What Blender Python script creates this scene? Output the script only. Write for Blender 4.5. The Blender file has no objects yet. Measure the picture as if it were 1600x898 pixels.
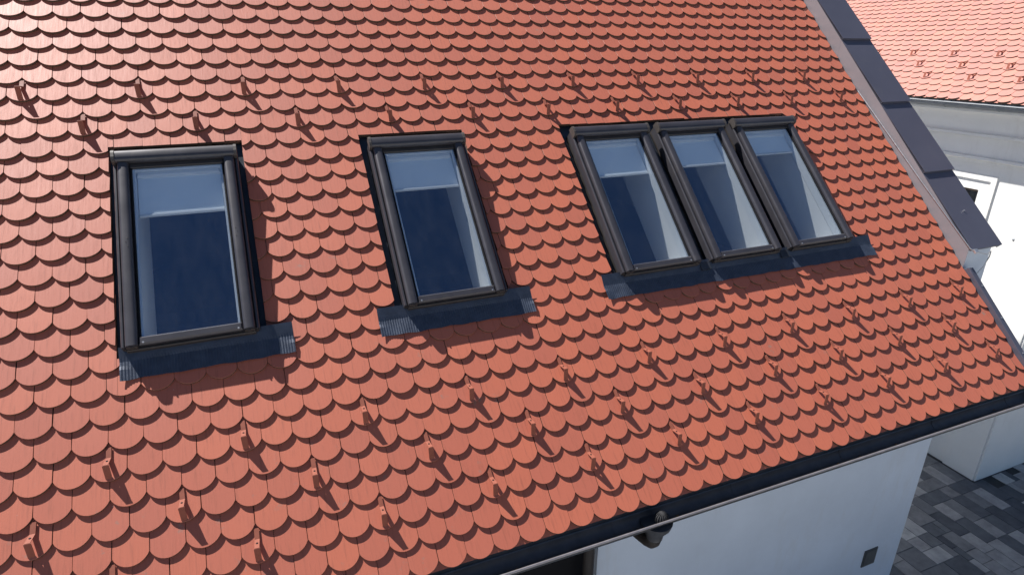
import bpy, bmesh, math, random
from mathutils import Matrix, Vector
random.seed(7)
S = bpy.context.scene
COL = S.collection

# ------------------------------------------------------------------ camera
CW = Vector((1.1508, -3.4566, 2.2520))
AX = Vector((0.9264282, -0.3764673, 0.0018094))
AY = -Vector((-0.1388826, -0.3462281, -0.9278134))
AZ = -Vector((0.3499179, 0.8593012, -0.3730402))
FOC = 1.18304                                   # focal length / half width
cam_d = bpy.data.cameras.new('camera')
cam = bpy.data.objects.new('camera', cam_d); COL.objects.link(cam)
cam_d.sensor_fit = 'HORIZONTAL'; cam_d.sensor_width = 36.0; cam_d.lens = 18.0 * FOC
cam_d.clip_start = 0.05; cam_d.clip_end = 2000
cam.matrix_world = Matrix(((AX.x, AY.x, AZ.x, CW.x), (AX.y, AY.y, AZ.y, CW.y), (AX.z, AY.z, AZ.z, CW.z), (0, 0, 0, 1)))
S.camera = cam
# ------------------------------------------------------------------ world and sun
SUN = Vector((-0.3750, 0.4589, 0.8035)).normalized()      # towards the sun
SUN_EL = math.asin(SUN.z); SUN_ROT = math.atan2(SUN.x, SUN.y)
W = bpy.data.worlds.new('World'); S.world = W; W.use_nodes = True
wn = W.node_tree
sky = wn.nodes.new('ShaderNodeTexSky'); sky.sky_type = 'NISHITA'; sky.sun_disc = False
sky.sun_elevation = SUN_EL; sky.sun_rotation = SUN_ROT
sky.altitude = 2200; sky.air_density = 1.0; sky.dust_density = 0.15; sky.ozone_density = 3.2
wn.links.new(sky.outputs[0], wn.nodes['Background'].inputs[0])
wn.nodes['Background'].inputs[1].default_value = 0.05
sl = bpy.data.lights.new('sun', 'SUN'); sl.energy = 5.0; sl.angle = math.radians(0.53); sl.color = (1.0, 0.965, 0.92)
so = bpy.data.objects.new('sun', sl); COL.objects.link(so)
so.rotation_euler = SUN.to_track_quat('Z', 'Y').to_euler(); so.location = (0, 5, 30)
S.view_settings.view_transform = 'Standard'; S.view_settings.look = 'None'
S.view_settings.gamma = 1.0; S.view_settings.use_curve_mapping = False
S.view_settings.exposure = 0.92
S.cycles.max_bounces = 8; S.cycles.transparent_max_bounces = 12

# ------------------------------------------------------------------ frames and numbers
TH = math.radians(44.4); CT, ST = math.cos(TH), math.sin(TH)
def roofm(th, origin, ax):
    """matrix of a roof plane: columns along the eave, up the slope, outward normal"""
    ax = Vector(ax).normalized()
    hor = Vector((-ax.y, ax.x, 0))
    up = hor * math.cos(th) + Vector((0, 0, math.sin(th)))
    n = ax.cross(up)
    m = Matrix((ax, up, n)).transposed().to_4x4(); m.translation = Vector(origin); return m
MR = roofm(TH, (0, 0, 0), (1, 0, 0))                 # main roof: (U, V, N) -> world
def R(u, v, n): return MR @ Vector((u, v, n))
TN = math.radians(31.66)                             # pitch of the neighbour's roof
TW, CE = 0.18, 0.16064                               # tile width, course gauge
GZ = -4.55                                           # ground level
RIDGE_V = 7.7
U0, U1 = -12 * TW, 42 * TW                           # left end, right verge
def to_px(p):
    d = Vector(p) - CW; z = -d.dot(AZ)
    if z < 0.05: return (-9, -9, -1)
    return (d.dot(AX) / z * FOC, d.dot(AY) / z * FOC, z)       # frame: |x|<1, |y|<0.561

# ------------------------------------------------------------------ materials
def new_mat(name):
    m = bpy.data.materials.new(name); m.use_nodes = True
    nt = m.node_tree; return m, nt, nt.nodes['Principled BSDF']
def N(nt, t, **k):
    n = nt.nodes.new(t)
    for a, b in k.items():
        if a in n.inputs.keys() if hasattr(n.inputs, 'keys') else False: n.inputs[a].default_value = b
        else: setattr(n, a, b)
    return n
def math_node(nt, op, a, b=None, clamp=False):
    n = nt.nodes.new('ShaderNodeMath'); n.operation = op; n.use_clamp = clamp
    for i, v in enumerate((a, b)):
        if v is None: continue
        if isinstance(v, (int, float)): n.inputs[i].default_value = v
        else: nt.links.new(v, n.inputs[i])
    return n.outputs[0]
def mixc(nt, fac, a, b, mode='MIX'):
    n = nt.nodes.new('ShaderNodeMix'); n.data_type = 'RGBA'; n.blend_type = mode
    for s, v in ((0, fac), (6, a), (7, b)):
        if isinstance(v, (int, float)): n.inputs[s].default_value = v
        elif isinstance(v, tuple): n.inputs[s].default_value = (*v, 1)
        else: nt.links.new(v, n.inputs[s])
    return n.outputs[2]
def noise(nt, vec, scale, detail=3, rough=0.55):
    n = nt.nodes.new('ShaderNodeTexNoise'); n.inputs['Scale'].default_value = scale
    n.inputs['Detail'].default_value = detail; n.inputs['Roughness'].default_value = rough
    nt.links.new(vec, n.inputs['Vector']); return n.outputs['Fac']
def ramp(nt, f, lo, hi):
    n = nt.nodes.new('ShaderNodeMapRange'); n.inputs[1].default_value = lo; n.inputs[2].default_value = hi
    nt.links.new(f, n.inputs[0]); return n.outputs[0]
def pos(nt, inv=None):
    g = nt.nodes.new('ShaderNodeNewGeometry'); v = g.outputs['Position']
    if inv is not None:
        m = nt.nodes.new('ShaderNodeMapping'); m.vector_type = 'TEXTURE'
        m.inputs['Rotation'].default_value = inv
        nt.links.new(v, m.inputs['Vector']); v = m.outputs['Vector']
    return v, g
def bump(nt, bsdf, h, dist, strength=1.0):
    b = nt.nodes.new('ShaderNodeBump'); b.inputs['Distance'].default_value = dist; b.inputs['Strength'].default_value = strength
    nt.links.new(h, b.inputs['Height']); nt.links.new(b.outputs[0], bsdf.inputs['Normal'])
def scalev(nt, v, s):
    m = nt.nodes.new('ShaderNodeMapping'); m.inputs['Scale'].default_value = s
    nt.links.new(v, m.inputs['Vector']); return m.outputs['Vector']

def clay(name, rot, base, edge):
    m, nt, b = new_mat(name)
    v, g = pos(nt, rot)
    oi = nt.nodes.new('ShaderNodeObjectInfo')
    rnd = math_node(nt, 'FRACT', math_node(nt, 'ADD', oi.outputs['Random'], g.outputs['Random Per Island']))
    streak = noise(nt, scalev(nt, v, (60, 5, 1)), 1.0, 4, 0.65)
    fine = noise(nt, v, 260, 2)
    big = noise(nt, v, 0.9, 3)
    c = mixc(nt, ramp(nt, rnd, 0, 1), (base[0] * 0.90, base[1] * 0.90, base[2] * 0.98), (base[0] * 1.06, base[1] * 1.06, base[2] * 1.02))
    c = mixc(nt, ramp(nt, streak, 0.52, 0.78), c, tuple(x * 0.66 for x in base))
    c = mixc(nt, math_node(nt, 'MULTIPLY', ramp(nt, fine, 0.35, 0.75), 0.16), c, tuple(min(1, x * 1.35) for x in base))
    c = mixc(nt, math_node(nt, 'MULTIPLY', ramp(nt, big, 0.35, 0.7), 0.22), c, (base[0] * 0.93, base[1] * 1.08, base[2] * 1.25))
    # scattered grey-green lichen specks and pale scuffs
    li = math_node(nt, 'MULTIPLY', ramp(nt, noise(nt, v, 9, 5, 0.7), 0.62, 0.74), ramp(nt, noise(nt, v, 0.75, 2), 0.46, 0.60))
    c = mixc(nt, math_node(nt, 'MULTIPLY', li, 0.75, True), c, (0.20, 0.18, 0.15))
    sp = ramp(nt, noise(nt, v, 42, 2), 0.775, 0.80)
    c = mixc(nt, math_node(nt, 'MULTIPLY', sp, 0.5, True), c, (0.55, 0.42, 0.36))
    # dirty brown butt edges, their shade worked into the colour: faces off the roof normal
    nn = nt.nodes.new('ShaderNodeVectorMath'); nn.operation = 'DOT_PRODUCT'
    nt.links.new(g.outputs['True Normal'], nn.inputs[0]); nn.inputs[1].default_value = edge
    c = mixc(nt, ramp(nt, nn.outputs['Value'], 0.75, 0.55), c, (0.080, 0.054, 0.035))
    nt.links.new(c, b.inputs['Base Color'])
    b.inputs['Roughness'].default_value = 0.47
    nt.links.new(ramp(nt, streak, 0.2, 0.8), b.inputs['Roughness']) if False else None
    rr = nt.nodes.new('ShaderNodeMapRange'); rr.inputs[3].default_value = 0.50; rr.inputs[4].default_value = 0.70
    nt.links.new(streak, rr.inputs[0]); nt.links.new(rr.outputs[0], b.inputs['Roughness'])
    b.inputs['Specular IOR Level'].default_value = 0.58
    bump(nt, b, math_node(nt, 'ADD', streak, math_node(nt, 'MULTIPLY', fine, 0.5)), 0.0009)
    return m
def plain(name, col, rough=0.5, metal=0.0, var=0.12, sc=6.0, bmp=0.0, spec=0.5, dirt=None):
    m, nt, b = new_mat(name)
    v, g = pos(nt)
    f = noise(nt, v, sc, 5, 0.6)
    c = mixc(nt, ramp(nt, f, 0.3, 0.7), tuple(x * (1 - var) for x in col), tuple(min(1, x * (1 + var)) for x in col))
    if dirt:
        d = ramp(nt, noise(nt, scalev(nt, v, (1, 1, 0.25)), sc * 2.3, 6, 0.7), 0.55, 0.78)
        c = mixc(nt, math_node(nt, 'MULTIPLY', d, dirt[1]), c, dirt[0])
    nt.links.new(c, b.inputs['Base Color'])
    b.inputs['Metallic'].default_value = metal; b.inputs['Specular IOR Level'].default_value = spec
    rr = nt.nodes.new('ShaderNodeMapRange'); rr.inputs[3].default_value = max(0.02, rough - 0.08); rr.inputs[4].default_value = min(1, rough + 0.08)
    nt.links.new(f, rr.inputs[0]); nt.links.new(rr.outputs[0], b.inputs['Roughness'])
    if bmp: bump(nt, b, noise(nt, v, sc * 25, 3), bmp)
    return m
M = {}
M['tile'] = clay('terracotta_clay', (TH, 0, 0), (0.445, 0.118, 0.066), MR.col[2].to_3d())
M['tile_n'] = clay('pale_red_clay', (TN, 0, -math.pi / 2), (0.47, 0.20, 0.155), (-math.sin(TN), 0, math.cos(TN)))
M['guard'] = plain('terracotta_painted_steel', (0.25, 0.078, 0.05), 0.6, 0, 0.1, 30, spec=0.25, dirt=((0.2, 0.09, 0.05), 0.5))
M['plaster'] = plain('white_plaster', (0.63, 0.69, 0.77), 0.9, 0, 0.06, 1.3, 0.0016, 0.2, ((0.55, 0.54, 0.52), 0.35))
M['plaster_n'] = plain('ivory_plaster', (0.88, 0.865, 0.83), 0.9, 0, 0.04, 1.1, 0.0012, 0.2, ((0.62, 0.58, 0.52), 0.4))
M['clad'] = plain('grey_brown_aluminium', (0.050, 0.048, 0.057), 0.38, 0.25, 0.12, 5, 0, 0.6, ((0.10, 0.09, 0.085), 0.5))
M['clad_dark'] = plain('dark_brown_aluminium', (0.035, 0.030, 0.028), 0.5, 0.1, 0.2, 9, 0, 0.5, ((0.09, 0.075, 0.06), 0.6))
M['cap_brown'] = plain('brown_end_plastic', (0.050, 0.043, 0.040), 0.55, 0, 0.15, 20)
M['flash'] = plain('dark_flashing_sheet', (0.035, 0.042, 0.055), 0.42, 0.4, 0.2, 8, 0, 0.5)
M['black'] = plain('black_rubber', (0.010, 0.010, 0.012), 0.7, 0, 0.1, 5, spec=0.12)
M['apron'] = plain('lead_grey_apron', (0.042, 0.055, 0.085), 0.48, 0.3, 0.22, 14, 0.0015, 0.5, ((0.10, 0.11, 0.13), 0.35))
M['sheet'] = plain('sunlit_coated_sheet', (0.215, 0.20, 0.218), 0.42, 0.15, 0.06, 2.2, 0, 0.5, ((0.27, 0.255, 0.265), 0.25))  # same metal as the cap, the sun on this face lightened into its colour
M['cap'] = plain('anthracite_coated_sheet', (0.098, 0.098, 0.130), 0.36, 0.3, 0.07, 2.2, 0, 0.5, ((0.15, 0.15, 0.16), 0.3))
M['gutter'] = plain('anthracite_gutter', (0.080, 0.083, 0.092), 0.38, 0.35, 0.22, 7, 0, 0.5, ((0.10, 0.095, 0.085), 0.5))
M['bead'] = plain('gutter_rim_sheen', (0.30, 0.28, 0.29), 0.35, 0.6, 0.15, 12)  # gutter metal made lighter at the rim, its reflection put into the colour
M['zinc'] = plain('weathered_zinc', (0.22, 0.235, 0.25), 0.5, 0.25, 0.12, 5, 0, 0.5)
M['steel'] = plain('galvanised_steel', (0.55, 0.56, 0.57), 0.35, 0.8, 0.1, 20)
M['wood'] = plain('grey_brown_soffit_board', (0.13, 0.095, 0.07), 0.7, 0, 0.2, 4)
M['deck'] = plain('dark_roof_battens', (0.05, 0.038, 0.03), 0.8, 0, 0.2, 4)
M['lining'] = plain('white_window_lining', (0.78, 0.79, 0.80), 0.6, 0, 0.02, 3)
M['sash'] = plain('white_sash_paint', (0.72, 0.74, 0.76), 0.45, 0, 0.02, 3)
M['room'] = plain('dim_room_floor', (0.10, 0.085, 0.075), 0.7, 0, 0.2, 1.5)
M['charcoal'] = plain('charcoal_cladding', (0.030, 0.032, 0.040), 0.5, 0, 0.15, 3)
M['strainer'] = plain('dark_dull_wire', (0.04, 0.04, 0.042), 0.85, 0, 0.2, 20, 0, 0.2)
M['debris'] = plain('dry_leaf_grit', (0.16, 0.10, 0.055), 0.9, 0, 0.4, 60)
M['vent'] = plain('grey_vent_plate', (0.10, 0.105, 0.105), 0.5, 0.2, 0.1, 9)
M['bed'] = plain('dark_joint_sand', (0.05, 0.048, 0.045), 0.95, 0, 0.25, 3, 0.003)
M['ground'] = plain('pale_gravel', (0.42, 0.40, 0.37), 0.95, 0, 0.25, 3, 0.004)
M['pane_n'] = plain('dark_window_glass', (0.018, 0.020, 0.022), 0.12, 0, 0.1, 2)
# blind cloth
m, nt, b = new_mat('pale_blue_blind_cloth'); v, g = pos(nt)
wv = noise(nt, v, 420, 2)
nt.links.new(mixc(nt, wv, (0.86, 0.92, 0.96), (0.90, 0.95, 0.98)), b.inputs['Base Color']); b.inputs['Roughness'].default_value = 0.8
M['blind'] = m
# glass: clear sheet with a mirror coat
m = bpy.data.materials.new('window_glass'); m.use_nodes = True; nt = m.node_tree; nt.nodes.clear()
out = nt.nodes.new('ShaderNodeOutputMaterial'); mx = nt.nodes.new('ShaderNodeMixShader')
tr = nt.nodes.new('ShaderNodeBsdfTransparent'); gl = nt.nodes.new('ShaderNodeBsdfGlossy'); fr = nt.nodes.new('ShaderNodeLayerWeight'); fr.inputs['Blend'].default_value = 0.5
tr.inputs['Color'].default_value = (0.965, 0.985, 0.99, 1)
gl.inputs['Roughness'].default_value = 0.015; gl.inputs['Color'].default_value = (0.62, 0.78, 1, 1)
v, g = pos(nt)
df = nt.nodes.new('ShaderNodeBsdfDiffuse'); df.inputs['Color'].default_value = (0.55, 0.55, 0.55, 1)
m2 = nt.nodes.new('ShaderNodeMixShader')
dust = math_node(nt, 'ADD', math_node(nt, 'MULTIPLY', ramp(nt, noise(nt, v, 75, 2), 0.76, 0.80), 0.4, True),
                 math_node(nt, 'MULTIPLY', ramp(nt, noise(nt, scalev(nt, v, (6, 2.2, 2.2)), 2.0, 6, 0.7), 0.38, 0.75), 0.012))
refl = math_node(nt, 'ADD', 0.17, math_node(nt, 'MULTIPLY', math_node(nt, 'POWER', fr.outputs['Facing'], 5.0), 0.95))
nt.links.new(refl, mx.inputs[0]); nt.links.new(tr.outputs[0], mx.inputs[1]); nt.links.new(gl.outputs[0], mx.inputs[2])
nt.links.new(dust, m2.inputs[0]); nt.links.new(mx.outputs[0], m2.inputs[1]); nt.links.new(df.outputs[0], m2.inputs[2])
nt.links.new(m2.outputs[0], out.inputs[0])
M['glass'] = m
# pavers: one tone per stone
m, nt, b = new_mat('grey_concrete_paver'); v, g = pos(nt)
oi = nt.nodes.new('ShaderNodeObjectInfo')
rnd = math_node(nt, 'FRACT', math_node(nt, 'ADD', oi.outputs['Random'], g.outputs['Random Per Island']))
rp = nt.nodes.new('ShaderNodeValToRGB'); nt.links.new(rnd, rp.inputs[0])
e = rp.color_ramp.elements; e[0].color = (0.09, 0.096, 0.106, 1); e[1].color = (0.56, 0.54, 0.50, 1); e[1].position = 1
for p_, c_ in ((0.3, (0.15, 0.156, 0.163, 1)), (0.55, (0.26, 0.253, 0.245, 1)), (0.8, (0.40, 0.385, 0.365, 1))):
    k = rp.color_ramp.elements.new(p_); k.color = c_
cl = noise(nt, v, 5.5, 5, 0.65)
c = mixc(nt, ramp(nt, cl, 0.35, 0.7), rp.outputs[0], mixc(nt, 1.0, rp.outputs[0], (0.62, 0.62, 0.64), 'MULTIPLY'))
nt.links.new(c, b.inputs['Base Color']); b.inputs['Roughness'].default_value = 0.85
bump(nt, b, noise(nt, v, 120, 3), 0.0015)
M['paver'] = m

# ------------------------------------------------------------------ object helpers
def link(name, mesh, parent=None, mw=None, mat=None, label=None, cat=None, kind=None, group=None):
    o = bpy.data.objects.new(name, mesh); COL.objects.link(o)
    mw = mw.copy() if mw is not None else Matrix.Identity(4)
    if mat is not None and mesh is not None and len(mesh.materials) == 0: mesh.materials.append(M[mat])
    if parent is not None:
        o.parent = parent; o.matrix_basis = WM[parent.name].inverted() @ mw
    else: o.matrix_basis = mw
    WM[o.name] = mw
    if label: o['label'] = label
    if cat: o['category'] = cat
    if kind: o['kind'] = kind
    if group: o['group'] = group
    return o
WM = {}
class MB:
    def __init__(s): s.v = []; s.f = []; s.sm = []
    def add(s, vs, fs, smooth=False):
        b = len(s.v); s.v += [tuple(x) for x in vs]; s.f += [[i + b for i in f] for f in fs]; s.sm += [smooth] * len(fs); return s
    def box(s, x0, x1, y0, y1, z0, z1):
        return s.add([(x, y, z) for x in (x0, x1) for y in (y0, y1) for z in (z0, z1)],
                     [(0, 1, 3, 2), (4, 6, 7, 5), (0, 4, 5, 1), (2, 3, 7, 6), (0, 2, 6, 4), (1, 5, 7, 3)])
    def bbox(s, x0, x1, y0, y1, z0, z1, b=0.004):
        """box with chamfered top edges"""
        lo = [(x0, y0, z0), (x1, y0, z0), (x1, y1, z0), (x0, y1, z0)]
        md = [(x0, y0, z1 - b), (x1, y0, z1 - b), (x1, y1, z1 - b), (x0, y1, z1 - b)]
        hi = [(x0 + b, y0 + b, z1), (x1 - b, y0 + b, z1), (x1 - b, y1 - b, z1), (x0 + b, y1 - b, z1)]
        fs = [(3, 2, 1, 0), (8, 9, 10, 11)]
        for r in (0, 4):
            for i in range(4): j = (i + 1) % 4; fs.append((r + i, r + j, r + 4 + j, r + 4 + i))
        return s.add(lo + md + hi, fs)
    def prism(s, prof, a, b, axis, smooth=False, caps=True):
        """closed profile (list of 2D) swept from a to b along axis; axis 0: prof=(y,z), 1: prof=(x,z), 2: prof=(x,y)"""
        def p(q, t):
            return (t, q[0], q[1]) if axis == 0 else ((q[0], t, q[1]) if axis == 1 else (q[0], q[1], t))
        n = len(prof); vs = [p(q, a) for q in prof] + [p(q, b) for q in prof]
        s.add(vs, [(i, (i + 1) % n, n + (i + 1) % n, n + i) for i in range(n)], smooth)
        if caps: s.add(vs, [tuple(range(n - 1, -1, -1)), tuple(range(n, 2 * n))])
        return s
    def tube(s, pts, r, seg=10, caps=True):
        pts = [Vector(p) for p in pts]; rs = r if isinstance(r, (list, tuple)) else [r] * len(pts)
        vs = []; fs = []; ref = None
        for i, p in enumerate(pts):
            d = (pts[min(i + 1, len(pts) - 1)] - pts[max(i - 1, 0)]).normalized()
            if ref is None: ref = Vector((0, 0, 1)) if abs(d.z) < 0.9 else Vector((1, 0, 0))
            a = d.cross(ref).normalized(); c = a.cross(d).normalized(); ref = c
            for k in range(seg):
                t = 2 * math.pi * k / seg; vs.append(p + (a * math.cos(t) + c * math.sin(t)) * rs[i])
        for i in range(len(pts) - 1):
            for k in range(seg):
                j = (k + 1) % seg; fs.append((i * seg + k, i * seg + j, (i + 1) * seg + j, (i + 1) * seg + k))
        s.add(vs, fs, True)
        if caps: s.add(vs, [tuple(range(seg - 1, -1, -1)), tuple(range((len(pts) - 1) * seg, len(pts) * seg))])
        return s
    def ball(s, c, r, nu=14, nv=8):
        vs = []; fs = []
        for i in range(nv + 1):
            a = math.pi * i / nv
            for k in range(nu):
                t = 2 * math.pi * k / nu
                vs.append((c[0] + r * math.sin(a) * math.cos(t), c[1] + r * math.sin(a) * math.sin(t), c[2] + r * math.cos(a)))
        for i in range(nv):
            for k in range(nu): fs.append((i * nu + k, (i + 1) * nu + k, (i + 1) * nu + (k + 1) % nu, i * nu + (k + 1) % nu))
        return s.add(vs, fs, True)
    def mesh(s, name):
        me = bpy.data.meshes.new(name); me.from_pydata(s.v, [], s.f); me.polygons.foreach_set('use_smooth', s.sm); me.update()
        bm = bmesh.new(); bm.from_mesh(me); bmesh.ops.recalc_face_normals(bm, faces=bm.faces); bm.to_mesh(me); bm.free()
        return me
    def build(s, name, mat, parent=None, mw=None, **k): return link(name, s.mesh(name), parent, mw, mat, **k)

# ================================================================== SETTING
MB().box(-400, 400, -400, 400, GZ - 0.6, GZ - 0.06).build('ground', 'ground', kind='structure')

# ================================================================== HOUSE
FWY = 0.20                                            # front wall plane
house = link('house', None, None, Matrix.Translation((2.9, 6.3, GZ)),
             label='white house with terracotta beaver-tail tile roof and five roof windows', cat='house')
# -- walls
RY = RIDGE_V * CT; RZ = RIDGE_V * ST
BY = 2 * RY - FWY
def zroof(y, n=0.0):                                  # height of the roof plane (offset n) above y
    yy = y if y <= RY else 2 * RY - y
    return yy * ST / CT + n / CT
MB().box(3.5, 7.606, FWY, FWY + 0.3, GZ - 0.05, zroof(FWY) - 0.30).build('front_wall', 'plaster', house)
MB().box(3.5, 3.8, FWY + 0.302, 1.8, GZ - 0.05, -0.3).build('porch_return_wall', 'plaster', house)
MB().box(-1.94, 3.498, 1.5, 1.8, GZ - 0.05, 0.2).build('porch_wall', 'charcoal', house)
MB().box(-1.94, 3.498, FWY + .06, FWY + 0.16, GZ - 0.05, -0.15).build('porch_dark_panel', 'black', house)  # black panel added across the porch opening to stand for its darkness
MB().box(-1.94, 7.6, 1.802, BY - 0.3, -0.85, -0.65).build('attic_floor', 'room', house)
MB().box(-1.94, 7.6, FWY + 0.31, 1.80, -0.28, -0.2).build('porch_ceiling', 'charcoal', house)
gp = [(FWY, GZ - 0.05), (FWY, zroof(FWY, 0.105)), (RY, zroof(RY, 0.105)), (BY, zroof(BY, 0.105)), (BY, GZ - 0.05)]
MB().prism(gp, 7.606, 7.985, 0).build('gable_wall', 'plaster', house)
gp2 = [(FWY, GZ - 0.05), (FWY, zroof(FWY, -0.2)), (RY, zroof(RY, -0.2)), (BY, zroof(BY, -0.2)), (BY, GZ - 0.05)]
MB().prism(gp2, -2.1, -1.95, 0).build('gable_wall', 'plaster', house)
MB().box(-1.94, 7.6, BY - 0.3, BY, GZ - 0.05, zroof(BY) - 0.3).build('rear_wall', 'plaster', house)
MB().box(7.345, 7.565, FWY - 0.012, FWY + 0.01, -3.80, -3.54).bbox(7.36, 7.55, FWY - 0.02, FWY - 0.013, -3.785, -3.555, 0.002).build('vent_plate', 'vent', house)

# -- skylight positions (centre U, lower edge V, blind length)
SV0, SVH, SKN = 0.694, 1.430, 0.022
SKY = [(0.583, 0.335, 'roof window farthest left, its pale blind drawn down about a third'),
       (2.315, 0.30, 'roof window standing alone in the middle of the roof'),
       (4.10, 0.335, 'left one of the three roof windows set side by side'),
       (4.985, 0.30, 'middle one of the three roof windows set side by side'),
       (5.87, 0.235, 'right one of the three roof windows, with the shortest blind')]
# -- roof deck with openings
deck = MB()
ub = [U0, U1]; vb = [-0.98, RIDGE_V]
for u, _, _ in SKY: ub += [u - 0.31, u + 0.31]
vb += [SV0 + 0.04, SV0 + SVH - 0.05]; ub.sort(); vb.sort()
for i in range(len(ub) - 1):
    for j in range(len(vb) - 1):
        uc = (ub[i] + ub[i + 1]) / 2
        if j == 1 and any(abs(uc - u) < 0.3 for u, _, _ in SKY): continue
        deck.box(ub[i], ub[i + 1], vb[j], vb[j + 1], -0.17, -0.060)
roof = deck.build('roof', 'deck', house, MR)
MB().box(U0, U1, -0.99, 0.36, -0.195, -0.172).build('soffit', 'wood', roof, MR)
MBK = roofm(TH, (0, 2 * RY, 0), (-1, 0, 0))           # rear slope
MB().box(-U1, -U0, -0.98, RIDGE_V, -0.17, -0.01).build('rear_slope', 'tile', roof, MBK)
rt = MB()
x = U0
while x < U1:
    rt.tube([(x, RY, RZ - 0.06), (min(x + 0.42, U1), RY, RZ - 0.05)], 0.12, 12); x += 0.40
rt.build('ridge_tiles', 'tile', roof)

# -- clay tiles
SAG, TL, TT, TILT = 0.058, 0.37, 0.0168, 0.0160 / 0.16064
HW = 0.0890
RAD = (HW * HW + SAG * SAG) / (2 * SAG)
A0 = math.asin(HW / RAD)
def outline(seg=12):
    p = [(RAD * math.sin(-A0 + 2 * A0 * i / seg), RAD - SAG - RAD * math.cos(-A0 + 2 * A0 * i / seg)) for i in range(seg + 1)]
    return p + [(HW, TL - SAG), (-HW, TL - SAG)]
OUT = outline()
def clip(poly, a, b, c):
    """keep a*x+b*y<=c"""
    r = []
    for i in range(len(poly)):
        p, q = poly[i], poly[(i + 1) % len(poly)]
        dp, dq = a * p[0] + b * p[1] - c, a * q[0] + b * q[1] - c
        if dp <= 0: r.append(p)
        if (dp < 0 < dq) or (dq < 0 < dp):
            t = dp / (dp - dq); r.append((p[0] + (q[0] - p[0]) * t, p[1] + (q[1] - p[1]) * t))
    return r
def slab(mb, poly, bev=0.0016):
    n = len(poly)
    cx = sum(p[0] for p in poly) / n; cy = sum(p[1] for p in poly) / n
    z = lambda y: -TILT * y
    top = []
    for x, y in poly:
        d = math.hypot(x - cx, y - cy) or 1; top.append((x - (x - cx) / d * bev, y - (y - cy) / d * bev))
    vs = [(x, y, z(y)) for x, y in top] + [(x, y, z(y) - bev) for x, y in poly] + [(x, y, z(y) - TT) for x, y in poly]
    fs = [tuple(range(n))]
    for r in (0, n):
        for i in range(n): j = (i + 1) % n; fs.append((r + j, r + i, r + n + i, r + n + j))
    mb.add(vs, fs)
def tile_mesh(polys, name='tile'):
    mb = MB()
    for p in polys: slab(mb, p)
    me = bpy.data.meshes.new(name); me.from_pydata(mb.v, [], mb.f); me.update(); return me
FULL = tile_mesh([OUT]); FULL.materials.append(M['tile'])
FULLN = tile_mesh([OUT]); FULLN.materials.append(M['tile_n'])
HOLES = [(SKY[0][0] - 0.435, SKY[0][0] + 0.43), (SKY[1][0] - 0.44, SKY[1][0] + 0.43), (SKY[2][0] - 0.44, SKY[4][0] + 0.43)]
HV0, HV1 = SV0 - 0.03, 2.245
def lay_tiles(mw, jr, ulim, holes, parent, mat, seed, limit, full):
    """courses of tiles; the nearest visible ones become objects, the rest one mesh"""
    rnd = random.Random(seed); items = []
    for j in range(jr[0], jr[1] + 1):
        off = 0.5 if j % 2 == 0 else 0.0
        i0 = math.floor(ulim[0] / TW) - 1; i1 = math.ceil(ulim[1] / TW) + 1
        for i in range(i0, i1 + 1):
            uc = (i + off) * TW; vc = j * CE
            if uc + TW / 2 < ulim[0] + 0.02 or uc - TW / 2 > ulim[1] - 0.02: continue
            polys = [OUT]; cut = False
            if uc - TW / 2 < ulim[0] - 0.01: polys = [clip(p, -1, 0, -(ulim[0] - uc)) for p in polys]; cut = True
            if uc + TW / 2 > ulim[1] + 0.01: polys = [clip(p, 1, 0, ulim[1] - uc) for p in polys]; cut = True
            for h0, h1 in holes:
                if uc + HW < h0 or uc - HW > h1 or vc + TL - SAG < HV0 or vc - SAG > HV1: continue
                new = []
                for p in polys:
                    new.append(clip(p, 1, 0, h0 - uc))
                    new.append(clip(p, -1, 0, -(h1 - uc)))
                    mid = clip(clip(p, -1, 0, -(h0 - uc)), 1, 0, h1 - uc)
                    if mid:
                        new.append(clip(mid, 0, -1, -(HV1 - vc)))
                        new.append(clip(mid, 0, 1, HV0 - vc))
                polys = [p for p in new if len(p) > 2 and (max(a[0] for a in p) - min(a[0] for a in p)) > 0.006 and (max(a[1] for a in p) - min(a[1] for a in p)) > 0.012]
                cut = True
            polys = [p for p in polys if len(p) > 2]
            if not polys: continue
            loc = Matrix.Translation((uc + rnd.uniform(-.0014, .0014), vc + rnd.gauss(0, .0024), rnd.uniform(-.0008, .0022)))
            rot = Matrix.Rotation(math.radians(rnd.gauss(0, 0.55)), 4, 'Z') @ Matrix.Rotation(math.radians(rnd.gauss(0, 0.30)), 4, 'X') @ Matrix.Rotation(math.radians(rnd.gauss(0, 0.3)), 4, 'Y')
            m = mw @ loc @ rot
            x, y, z = to_px(m @ Vector((0, 0, 0)))
            vis = z > 0 and abs(x) < 1.03 and abs(y) < 0.60
            for h0, h1 in holes:                     # under the apron or the window: not in view
                if h0 < uc < h1 and HV0 - 0.02 < vc - 0.0 < HV1 - 0.1: vis = False
            items.append((z if vis else 1e6 + z, polys, cut, m))
    items.sort(key=lambda t: t[0])
    rest = MB()
    for k, (z, polys, cut, m) in enumerate(items):
        if k < limit and z < 1e6:
            me = full if not cut else tile_mesh(polys)
            link('tile', me, parent, m, mat)
        else:
            mb = MB()
            for p in polys: slab(mb, p)
            rest.add([m @ Vector(v) for v in mb.v], mb.f)
    me = bpy.data.meshes.new('tile_field'); me.from_pydata(rest.v, [], rest.f); me.update()
    link('tile_field', me, parent, None, mat, kind='stuff')
lay_tiles(MR, (-6, int(RIDGE_V / CE) - 1), (U0, U1), HOLES, roof, 'tile', 3, 300, FULL)
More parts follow.
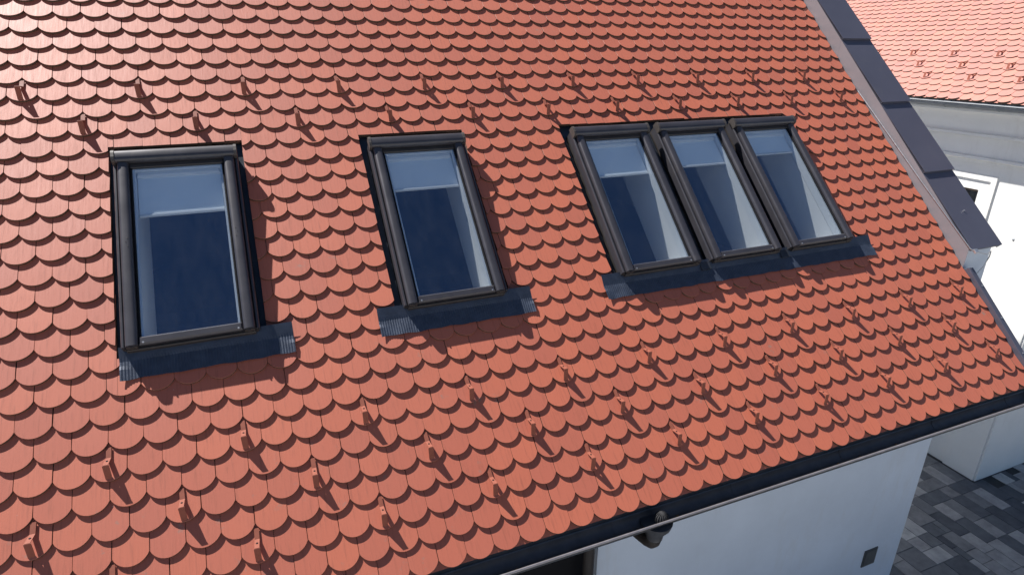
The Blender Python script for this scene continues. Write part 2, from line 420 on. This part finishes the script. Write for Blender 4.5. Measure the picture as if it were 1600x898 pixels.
# short starter tiles under the first course
st = MB()
for i in range(-12, 43):
    st.box((i - 0.495) * TW, min((i + 0.495) * TW, U1), -1.018, -0.80, -0.030, -0.0155)
st.build('starter_course', 'tile', roof, MR, kind='stuff')

# -- skylights
def half_round(w0, w1, z0, z1, n=9, pw=0.62):
    """closed rounded profile between w0 and w1"""
    p = [(w0, z0)]
    for i in range(n + 1):
        t = math.pi * i / n; c = math.cos(t); s_ = math.sin(t)
        p.append(((w0 + w1) / 2 - (w1 - w0) / 2 * math.copysign(abs(c) ** pw, c), z0 + 0.35 * (z1 - z0) + 0.65 * (z1 - z0) * s_ ** pw))
    p.append((w1, z0)); return p
def skylight(uc, blen, label):
    mw = MR @ Matrix.Translation((uc, SV0, SKN))
    H = SVH
    f = MB()                                          # fixed outer frame: a ring
    for (a, b_, c_, d) in ((-.382, -.286, 0, H), (.286, .382, 0, H), (-.286, .286, 0, .055), (-.286, .286, H - .10, H)):
        f.box(a, b_, c_, d, -.09, .040)
    root = f.build('skylight', 'clad_dark', house, mw, label=label)
    for s_ in (-1, 1):
        g_ = MB(); pr = half_round(.296, .366, .0405, .088)
        g_.prism([(s_ * x, z) for x, z in pr], 0.002, H - .092, 1, True)
        sc = g_.build('side_cover', 'clad', root, mw)
        e_ = MB().prism([(s_ * (0.331 + (x - 0.331) * .86), .0405 + (z - .0405) * .84) for x, z in pr], -.006, 0.001, 1)
        e_.tube([(s_ * .331, -.011, .062), (s_ * .331, -.006, .062)], .014, 10)
        e_.build('end_cap', 'cap_brown', sc, mw)
        MB().prism([(s_ * x, z) for x, z in ((.370, -.02), (.392, -.02), (.392, .050), (.387, .058), (.376, .058), (.370, .050))], 0.006, H - .02, 1).build('edge_rail', 'clad', root, mw)
        MB().bbox(*sorted((s_ * .281, s_ * .294)), .06, H - .095, .02, .060, .003).build('gasket', 'black', root, mw)
        for q in (0.50,):                             # cover joint with two rivets
            MB().tube([(s_ * .331, H * q, .0885), (s_ * .331, H * q + .004, .0890)], .002, 6).tube([(s_ * .322, H * q + .03, .087), (s_ * .322, H * q + .03, .0895)], .004, 6).tube([(s_ * .322, H * q - .03, .087), (s_ * .322, H * q - .03, .0895)], .004, 6).build('rivet', 'cap_brown', sc, mw)
    h_ = MB(); h_.prism(half_round(H - .088, H + .004, .041, .108), -.372, .372, 0, True)
    hood = h_.build('hood', 'clad', root, mw)
    for s_ in (-1, 1):
        MB().prism(half_round(H - .092, H + .008, .039, .112), *sorted((s_ * .3725, s_ * .392)), 0).build('hood_end', 'cap_brown', hood, mw)
    MB().bbox(-.2935, .2935, H - .125, H - .0885, .028, .062, .004).build('hood_lip', 'clad_dark', root, mw)
    MB().bbox(-.2925, .2925, .004, .057, .0405, .072, .010).build('bottom_rail', 'clad', root, mw)
    MB().bbox(-.366, .366, -.016, -.0005, .004, .0395, .004).build('drip_strip', 'clad_dark', root, mw)
    for s_ in (-1, 1): MB().tube([(s_ * .268, .016, .0715), (s_ * .268, .016, .0765)], .006, 8).build('screw', 'steel', root, mw)
    MB().box(-.281, .281, .0575, H - .122, .046, .050).build('glass_pane', 'glass', root, mw)
    s2 = MB()
    for (a, b_, c_, d) in ((-.2855, -.267, .058, H - .105), (.267, .2855, .058, H - .105), (-.267, .267, .0575, .0605), (-.267, .267, H - .135, H - .105)):
        s2.box(a, b_, c_, d, -.03, .043)
    s2.build('inner_sash', 'sash', root, mw)
    l_ = MB()
    for (a, b_, c_, d) in ((-.2855, -.2825, .0565, H - .1005), (.2825, .2855, .0565, H - .1005), (-.2824, .2824, .0565, .0595), (-.2824, .2824, H - .1035, H - .1005)):
        l_.box(a, b_, c_, d, -.40, -.046)
    l_.build('lining', 'lining', root, mw)
    top = H - .127
    bl = MB().box(-.262, .262, top - blen, top - .03, -.006, -.0035).build('blind', 'blind', root, mw)
    MB().bbox(-.264, .264, top - .045, top, -.014, .020, .012).build('blind_roller', 'sash', bl, mw)
    MB().bbox(-.263, .263, top - blen - .022, top - blen, -.012, .004, .005).build('blind_bar', 'sash', bl, mw)
    return root
for u, bl, lab in SKY: skylight(u, bl, lab)

# -- flashings
def apron(u0, u1, name='apron'):
    mb = MB(); nu = int((u1 - u0) / 0.0085); rows = (0.03, 0.0, -0.035, -0.06, -0.064, -0.085, -0.11, -0.135, -0.16, -0.178)
    rnd = random.Random(int(u0 * 100)); ph = [rnd.uniform(0, 6.28) for _ in range(6)]
    edge = lambda u: 0.0025 * math.sin(u * 17 + ph[0]) + 0.002 * math.sin(u * 41 + ph[1])
    V = []
    for k, r in enumerate(rows):
        for i in range(nu + 1):
            u = u0 + (u1 - u0) * i / nu
            n = 0.032 + (r - 0.03) * 0.23 if r > -0.06 else 0.0105
            if r <= -0.06: n += 0.0010 * (1 if i % 2 else -1) + 0.003 * math.sin(u * 34.9 + ph[2]) * (-(r + 0.06) / 0.12)
            else: n += 0.0012 * math.sin(u * 9 + ph[3])
            v = SV0 + r + (edge(u) if k == len(rows) - 1 else 0)
            c_ = min(i, nu - i) / 10.0                 # curled corners
            if c_ < 1 and r < -0.1: n += 0.007 * (1 - c_) ** 2
            V.append((u, v, n))
    F = [(k * (nu + 1) + i, k * (nu + 1) + i + 1, (k + 1) * (nu + 1) + i + 1, (k + 1) * (nu + 1) + i) for k in range(len(rows) - 1) for i in range(nu)]
    B = [(x, y, z - 0.0025) for x, y, z in V]
    mb.add(V, F); nB = len(V)
    mb.add(B, [tuple(reversed(f)) for f in F])
    ring = list(range(nu + 1)) + [(k + 1) * (nu + 1) - 1 for k in range(1, len(rows))] + [(len(rows) - 1) * (nu + 1) + i for i in range(nu - 1, -1, -1)] + [k * (nu + 1) for k in range(len(rows) - 2, 0, -1)]
    mb.add(V + B, [(ring[i], ring[(i + 1) % len(ring)], nB + ring[(i + 1) % len(ring)], nB + ring[i]) for i in range(len(ring))])
    return mb.build(name, 'apron', house, MR)
for (a, b_), (h0, h1) in zip(((0.165, 1.172), (1.735, 2.905), (3.535, 6.515)), HOLES):
    ap = apron(a, b_)
    # recessed side and top channels
    MB().box(h0 - 0.03, h1 + 0.03, SV0 - 0.02, SV0 + 0.01, -0.058, -0.02).build('sill_flashing', 'flash', house, MR)
    us = [u for u, _, _ in SKY if h0 < u < h1]
    edges = [h0 - 0.03] + [x for u in us for x in (u - .3925, u + .3925)] + [h1 + 0.03]
    for k in range(0, len(edges), 2):
        e0, e1 = edges[k], edges[k + 1]
        ch = MB().box(e0, e1, SV0 + 0.011, SV0 + SVH + 0.004, -0.058, -0.036)
        if 0 < k < len(edges) - 2: ch = MB().box(e0 + 0.001, e1 - 0.001, SV0 - 0.062, SV0 + SVH + 0.004, -0.030, -0.020).box(e0 + .001, e1 - .001, SV0 - .062, SV0 + .03, -.020, .028)
        else:
            c0 = (e0 + e1) / 2 + (0.012 if k else -0.012)
            ch.box(c0 - 0.004, c0 + 0.004, SV0 + 0.011, SV0 + SVH, -0.036, -0.012)
        ch.build('side_flashing', 'flash', house, MR)
    MB().box(h0 - 0.03, h1 + 0.03, SV0 + SVH + 0.0085, HV1 + 0.08, -0.050, -0.040).build('head_flashing', 'flash', house, MR)

# -- snow guards
def guard_mesh():
    w = 0.0165; t = 0.003
    plate = [(-0.0445, 0.0035), (0.0175, 0.0675), (0.0195, 0.0675), (0.022, 0.0655), (-0.0405, 0.0012)]
    strap = [(0.0178, 0.0676), (0.0225, 0.0676), (0.0735, 0.004), (0.135, -0.0035), (0.135, -0.0065), (0.072, 0.0005), (0.0205, 0.0645)]
    mb = MB(); mb.prism(plate, -w, w, 0); mb.prism(strap, -w * .8, w * .8, 0)
    mb.add([], [])
    return mb.mesh('snow_guard')
GM = guard_mesh(); HM = MB().tube([(0, 0.0475, 0.033), (0, 0.0512, 0.0362)], 0.006, 8).mesh('screw_hole'); HM.materials.append(M['black']); GM.materials.append(M['guard'])
for v, o in ((0, .5), (-2, 2.5), (-4, .5), (17, 2.0), (15, 0.0)):
    for k in range(-2, 11):
        u = (4 * k + o) * TW
        if U0 + 0.05 < u < U1 - 0.05 and u > -0.75:
            gw = (MR @ Matrix.Translation((u + random.uniform(-.004, .004), v * CE + random.uniform(-.004, .004), 0.001)) @ Matrix.Rotation(random.gauss(0, .03), 4, 'Z'))
            go = link('snow_guard', GM, house, gw); link('screw_hole', HM, go, gw)

# -- gutter
GY, GZ0, GR = -0.757, -0.792, 0.078
gx0, gx1 = U0 - 0.05, 7.60
def arc(r, a0, a1, n=14): return [(GY + r * math.cos(math.radians(a0 + (a1 - a0) * i / n)), GZ0 + r * math.sin(math.radians(a0 + (a1 - a0) * i / n))) for i in range(n + 1)]
ga = arc(GR, 180, 360); gb = arc(GR - 0.0025, 360, 180)
gut = MB().prism(ga + gb, gx0, gx1, 0, True).build('gutter', 'gutter', house)
MB().tube([(gx0, GY - GR - 0.004, GZ0 + 0.004), (gx1, GY - GR - 0.004, GZ0 + 0.004)], 0.0085, 10).build('rim_bead', 'bead', gut)
MB().prism(arc(GR + 0.003, 180, 360), gx1 + 0.0005, gx1 + 0.004, 0).build('gutter_end', 'gutter', gut)
for x in (1.9, 3.02, 4.05, 5.15, 6.25, 7.25):         # solder seams and hanger straps
    a_, b2 = arc(GR - 0.0035, 185, 355), arc(GR - 0.0055, 355, 185)
    MB().prism(a_ + b2, x, x + (0.008 if x != 3.02 else 0.004), 0).build('gutter_strap', 'gutter', gut)
MB().box(gx0, gx1, GY + GR + 0.001, GY + GR + 0.02, GZ0 - 0.10, GZ0 + 0.055).build('fascia', 'gutter', house)
OX = 3.345
lsn = MB().ball((OX + 0.02, GY - 0.025, GZ0 - 0.012), 0.045)
for k in range(8):                                   # wire ribs of the strainer basket
    t = math.pi * k / 8
    lsn.tube([(OX + 0.02 + 0.048 * math.sin(a * math.pi / 8) * math.cos(t), GY - 0.025 + 0.048 * math.sin(a * math.pi / 8) * math.sin(t), GZ0 - 0.012 + 0.048 * math.cos(a * math.pi / 8)) for a in range(-8, 9)], 0.003, 5, False)
lsn.build('leaf_strainer', 'strainer', gut)
of = MB().tube([(OX, GY, GZ0 - 0.045), (OX, GY, GZ0 - 0.085), (OX, GY, GZ0 - 0.15), (OX, GY, GZ0 - 0.20)], [0.115, 0.105, 0.062, 0.055], 18)
of.build('gutter_outlet', 'gutter', gut)
pp = [(OX, GY, GZ0 - 0.201), (OX, GY + 0.006, GZ0 - 0.23), (OX, GY + 0.03, GZ0 - 0.262), (OX, GY + 0.075, GZ0 - 0.285), (OX, -0.1, -1.25), (OX + .01, 0.06, -1.33), (OX + .02, 0.115, -1.37), (OX + .02, 0.13, -1.45), (OX + .02, 0.13, GZ)]
MB().tube(pp, 0.05, 16).build('downpipe', 'clad_dark', house)
# -- verge and parapet at the right
PV = [-9, 0.345, 1.277, 2.209, 3.146, 4.08, 5.01, 5.95, 6.88]
CU0, CU1 = 7.572, 8.035
par = MB().prism([(FWY - 0.02, zroof(FWY - 0.02, 0.108)), (RY, zroof(RY, 0.108)), (RY, zroof(RY, 0.125)), (FWY - 0.02, zroof(FWY - 0.02, 0.125))], 7.59, 8.01, 0).build('parapet', 'cap', house)
for k in range(1, len(PV)):
    v0, v1 = PV[k], (PV[k + 1] if k + 1 < len(PV) else RIDGE_V)
    cp = MB()
    cp.add([(u, v, n) for u in (CU0, CU1) for v, n in ((v0, 0.160), (v1 + 0.05, 0.134), (v1 + 0.05, 0.131), (v0, 0.157))],
           [(0, 1, 2, 3), (7, 6, 5, 4), (0, 4, 5, 1), (1, 5, 6, 2), (2, 6, 7, 3), (3, 7, 4, 0)])
    cp.box(CU1 - 0.002, CU1 + 0.0, v0, v1 - 0.003, 0.095, 0.132)
    cp.box(CU0 + .001, CU1 - .0025, v0 + 0.0005, v0 + 0.003, 0.128, 0.157)
    cp.build('cap_sheet', 'cap', par, MR)
PS = [0.245, 1.15, 3.03, 4.9, RIDGE_V - 0.15]
for k in range(len(PS) - 1):
    v0, v1 = PS[k], PS[k + 1] - 0.004; o = 0.150
    s_ = MB()
    q = [(v0 - 0.03, -0.03), (v1 - 0.03, -0.03), (v1 + o, 0.146 - 0.012), (v0 + o - 0.03, 0.146 - 0.012)]
    s_.add([(7.567 + 0.0006 * (k % 2), v, n) for v, n in q] + [(7.571, v, n) for v, n in q], [(0, 1, 2, 3), (7, 6, 5, 4)] + [(i, 4 + i, 4 + (i + 1) % 4, (i + 1) % 4) for i in range(4)])
    s_.build('side_sheet', 'sheet', par, MR)
vt = MB().bbox(7.566, 7.60, -1.0, 0.205, -0.10, 0.040, 0.004).bbox(7.601, 7.66, -1.0, 0.205, -0.16, 0.022, 0.004).build('verge_trim', 'cap', house, MR)
for v in (-0.72, -0.35, 0.0): MB().tube([(7.63, v, 0.021), (7.63, v, 0.029)], 0.008, 8).build('bolt', 'steel', vt, MR)
MB().tube([(7.80, 0.78, 0.15), (7.80, 0.78, 0.162)], 0.006, 8).build('rivet', 'steel', par, MR)
deb = MB(); rd = random.Random(9)                     # dry leaves and grit lying in the gutter
for k in range(46):
    x = rd.uniform(1.0, 7.5) if k > 12 else rd.gauss(5.35, 0.12); a = math.radians(rd.uniform(235, 300)); r = GR - 0.006
    c = Vector((x, GY + r * math.cos(a), GZ0 + r * math.sin(a))); sz = rd.uniform(0.004, 0.016); w0 = rd.uniform(0, 6.28)
    deb.add([c + Vector((sz * math.cos(w0 + q), sz * 0.6 * math.sin(w0 + q), rd.uniform(0, .004))) for q in (0, 1.2, 2.4, 3.6, 4.9)] + [c + Vector((0, 0, .006))], [(0, 1, 5), (1, 2, 5), (2, 3, 5), (3, 4, 5), (4, 0, 5)])
deb.build('gutter_debris', 'debris', gut, kind='stuff')
# -- lightning conductor
rod = MB().tube([(7.545, 2.50, 0.012), (7.550, 2.2, 0.030), (7.552, 1.2, 0.092), (7.556, 0.36, 0.156), (7.60, 0.31, 0.165)], 0.0070, 8).build('lightning_rod', 'steel', house, MR)
MB().bbox(7.575, 7.625, 0.30, 0.345, 0.1525, 0.175, 0.004).build('rod_clamp', 'steel', rod, MR)
MB().tube([R(7.62, .31, .165), R(7.72, .27, .165), R(7.83, .30, .15), R(7.885, .27, .08), R(7.87, .20, -.02), R(7.80, .16, -.06)], 0.0055, 8).build('conductor_wire', 'steel', rod)

# ================================================================== NEIGHBOUR HOUSE
NX, NYC = 11.5, 1.274
nb = link('neighbour_house', None, None, Matrix.Translation((14.5, 6, GZ)),
          label='ivory neighbouring building with moulded cornice and paler red tiled roof', cat='house')
# lattice origin: tile centre of first snow guard row
NO = Vector((12.112, 4.567, 2.094))
MN = roofm(TN, NO, (0, -1, 0))
NUP = MN.col[1].to_3d()
NRU0, NRU1 = -38 * TW + TW / 2, 20 * TW - TW / 2     # along the eave: +u runs towards -Y
EJ = -7
eave = MN @ Vector((0, EJ * CE - SAG, 0))
wy0, wy1 = NYC, 11.0
oy0, oy1, oz0, oz1 = 2.50, 3.40, -1.25, 0.132        # window opening
w = MB()
w.box(NX, NX + 0.35, wy0, oy0, GZ - 0.05, 1.30).box(NX, NX + 0.35, oy1, wy1, GZ - 0.05, 1.30)
w.box(NX, NX + 0.35, oy0, oy1, GZ - 0.05, oz0).box(NX, NX + 0.35, oy0, oy1, oz1, 1.30)
w.build('wall', 'plaster_n', nb)
w = MB(); w.prism([(NX + .3505, GZ - .05), (NX + 6.5, GZ - .05), (NX + 6.5, 1.5), (NX + 3.4, 3.3), (NX + .3505, 1.40)], wy0, wy0 + 0.3, 1); w.build('wall', 'plaster_n', nb)
MB().box(NX + .36, NX + 6.5, wy0 + .4, wy1, 1.0, 1.2).build('attic_floor', 'room', nb)
MB().box(NX - 0.035, NX - 0.001, wy0 + 0.001, 1.787, GZ - 0.05, 0.60).build('corner_pilaster', 'plaster_n', nb)
MB().prism([(NX - .02, GZ - .04), (NX + 6.4, GZ - .04), (NX + 6.4, 0.6), (NX - .02, 0.6)], wy0 - 0.03, wy0 - 0.001, 1).build('corner_pilaster', 'plaster_n', nb)
win = MB()
so_ = 0.232; sw = 0.075
for (a, b_, c_, d) in ((oy0 - so_, oy0 - so_ + sw, oz0 - so_, oz1 + so_), (oy1 + so_ - sw, oy1 + so_, oz0 - so_, oz1 + so_), (oy0 - so_ + sw, oy1 + so_ - sw, oz1 + so_ - sw, oz1 + so_), (oy0 - so_ + sw, oy1 + so_ - sw, oz0 - so_, oz0 - so_ + sw)):
    win.box(NX - 0.024, NX - 0.001, a, b_, c_, d)
window = win.build('window', 'plaster_n', nb)
fr_ = MB()
for (a, b_, c_, d) in ((oy0, oy0 + .05, oz0, oz1), (oy1 - .05, oy1, oz0, oz1), (oy0 + .05, oy1 - .05, oz1 - .05, oz1), (oy0 + .05, oy1 - .05, oz0, oz0 + .05), ((oy0 + oy1) / 2 - .03, (oy0 + oy1) / 2 + .03, oz0 + .05, oz1 - .05)):
    fr_.box(NX + .10, NX + .15, a, b_, c_, d)
fr_.build('frame', 'wood', window)
MB().box(NX + .12, NX + .13, oy0 + .05, (oy0 + oy1) / 2 - .03, oz0 + .05, oz1 - .05).build('pane', 'pane_n', window)
MB().box(NX + .12, NX + .13, (oy0 + oy1) / 2 + .03, oy1 - .05, oz0 + .05, oz1 - .05).build('pane', 'pane_n', window)
MB().ball((NX - 0.012, 1.80, -0.48), 0.03).tube([(NX - .001, 1.80, -.48), (NX - .02, 1.80, -.48)], .018, 8).build('wall_hook', 'zinc', nb)
# cornice profile (x, z)
cv = [(NX + .01, 0.52), (NX - .03, 0.53), (NX - .03, 0.57), (NX - .105, 0.60), (NX - .105, 0.64), (NX - .06, 0.645), (NX - .06, 0.93), (NX - .20, 0.955), (NX - .20, 0.99), (NX - .14, 0.995)]
for i in range(9):
    t = math.radians(10 * i); cv.append((NX - .14 - 0.21 * (1 - math.cos(t)), 1.0 + 0.30 * math.sin(t)))
cv += [(NX - .37, 1.315), (NX - .37, 1.345), (NX + .01, 1.345)]
MB().prism(cv, wy0 - 0.35, wy1, 1).build('cornice', 'plaster_n', nb)
nroof = MB().box(NRU0, NRU1, EJ * CE - 0.03, 6.0, -0.17, -0.055).build('roof', 'deck', nb, MN)
MBN = roofm(TN, MN @ Vector((0, 12.0, 0)) - NUP * 0, (0, 1, 0))
lay_tiles(MN @ Matrix.Translation((-TW / 2, 0, 0)), (EJ, 37), (NRU0, NRU1), [], nroof, 'tile_n', 11, 300, FULLN)
stn = MB()
for i in range(-37, 20): stn.box((i - 0.495) * TW, (i + 0.495) * TW, EJ * CE - 0.04, EJ * CE + 0.15, -0.034, -0.0195)
stn.build('starter_course', 'tile_n', nroof, MN, kind='stuff')
for j, o in ((0, 0), (-2, 2), (-4, 4)):
    for k in range(-6, 5):
        u = (4 * k + o) * TW
        if NRU0 + 0.1 < u < NRU1 - 0.1: link('snow_guard', GM, nb, MN @ Matrix.Translation((u, j * CE, 0.001)))
# gutter of the neighbour
gxc, gzc, gr = eave.x - 0.045, eave.z - 0.040, 0.075
def arcn(r, a0, a1, n=12): return [(gxc + r * math.cos(math.radians(a0 + (a1 - a0) * i / n)), gzc + r * math.sin(math.radians(a0 + (a1 - a0) * i / n))) for i in range(n + 1)]
ng = MB().prism(arcn(gr, 180, 360) + arcn(gr - .003, 360, 180), NO.y - NRU1, NO.y - NRU0, 1, True).build('gutter', 'zinc', nb)
MB().tube([(gxc - gr - .003, NO.y - NRU1, gzc + .003), (gxc - gr - .003, NO.y - NRU0, gzc + .003)], 0.009, 10).build('rim_bead', 'zinc', ng)
for y in (2.27, 3.05, 3.83, 4.6): MB().prism(arcn(gr + .004, 178, 362) + arcn(gr + .0005, 362, 178), y, y + .012, 1).build('gutter_strap', 'zinc', ng)
MB().prism([(eave.x + .05, eave.z - .03), (NX - .37, 1.346), (NX + .1, 1.346), (NX + .1, eave.z + .1)], wy0 - 0.35, wy1, 1).build('eave_board', 'plaster_n', nb)

# ================================================================== COURTYARD PAVING
pv = MB().box(5.0, 16.0, -6.0, 1.26, GZ - 0.06, GZ - 0.012).box(8.0, 11.49, 1.26, 7.0, GZ - 0.06, GZ - 0.012).build('courtyard_paving', 'bed', kind='structure')
rnd = random.Random(5); UNIT = 0.118
nx, ny = int((14.2 - 7.4) / UNIT), int((4.0 + 2.2) / UNIT)
occ = [[False] * ny for _ in range(nx)]
SZ = [((2, 3), 6), ((2, 2), 3), ((3, 2), 2), ((4, 2), 3), ((2, 4), 5), ((3, 3), 1)]
PM = {}
def paver(w_, l_):
    if (w_, l_) not in PM:
        me = MB().bbox(-w_ * UNIT / 2 + .003, w_ * UNIT / 2 - .003, -l_ * UNIT / 2 + .003, l_ * UNIT / 2 - .003, -.05, 0, .0035).mesh('paver')
        me.materials.append(M['paver']); PM[(w_, l_)] = me
    return PM[(w_, l_)]
stones = []
for j in range(ny):
    for i in range(nx):
        if occ[i][j]: continue
        opts = [s for s, k in SZ for _ in range(k)]; rnd.shuffle(opts)
        for w_, l_ in opts + [(1, 2), (2, 1), (1, 1)]:
            if i + w_ <= nx and j + l_ <= ny and not any(occ[i + a][j + b_] for a in range(w_) for b_ in range(l_)): break
        for a in range(w_):
            for b_ in range(l_): occ[i + a][j + b_] = True
        x = 7.4 + (i + w_ / 2) * UNIT; y = -2.2 + (j + l_ / 2) * UNIT
        if (x > NX - 0.1 and y > NYC - 0.1) or (x < 8.05 and y > FWY - 0.05): continue
        px = to_px((x, y, GZ))
        vis = px[2] > 0 and px[0] < 1.02 and px[1] > -0.58 and px[0] > 0.68
        stones.append((px[2] if vis else 1e6, w_, l_, x, y))
stones.sort()
rest = MB()
for k, (z, w_, l_, x, y) in enumerate(stones):
    mw = Matrix.Translation((x, y, GZ + rnd.uniform(-.002, .002))) @ Matrix.Rotation(rnd.gauss(0, .004), 4, 'Z') @ Matrix.Rotation(rnd.gauss(0, .003), 4, 'X')
    me = paver(w_, l_)
    if k < 300 and z < 1e6: link('paver', me, pv, mw)
    else: rest.add([mw @ v.co for v in me.vertices], [tuple(p.vertices) for p in me.polygons])
if rest.v:
    me = bpy.data.meshes.new('paver_field'); me.from_pydata(rest.v, [], rest.f); link('paver_field', me, pv, None, 'paver', kind='stuff')
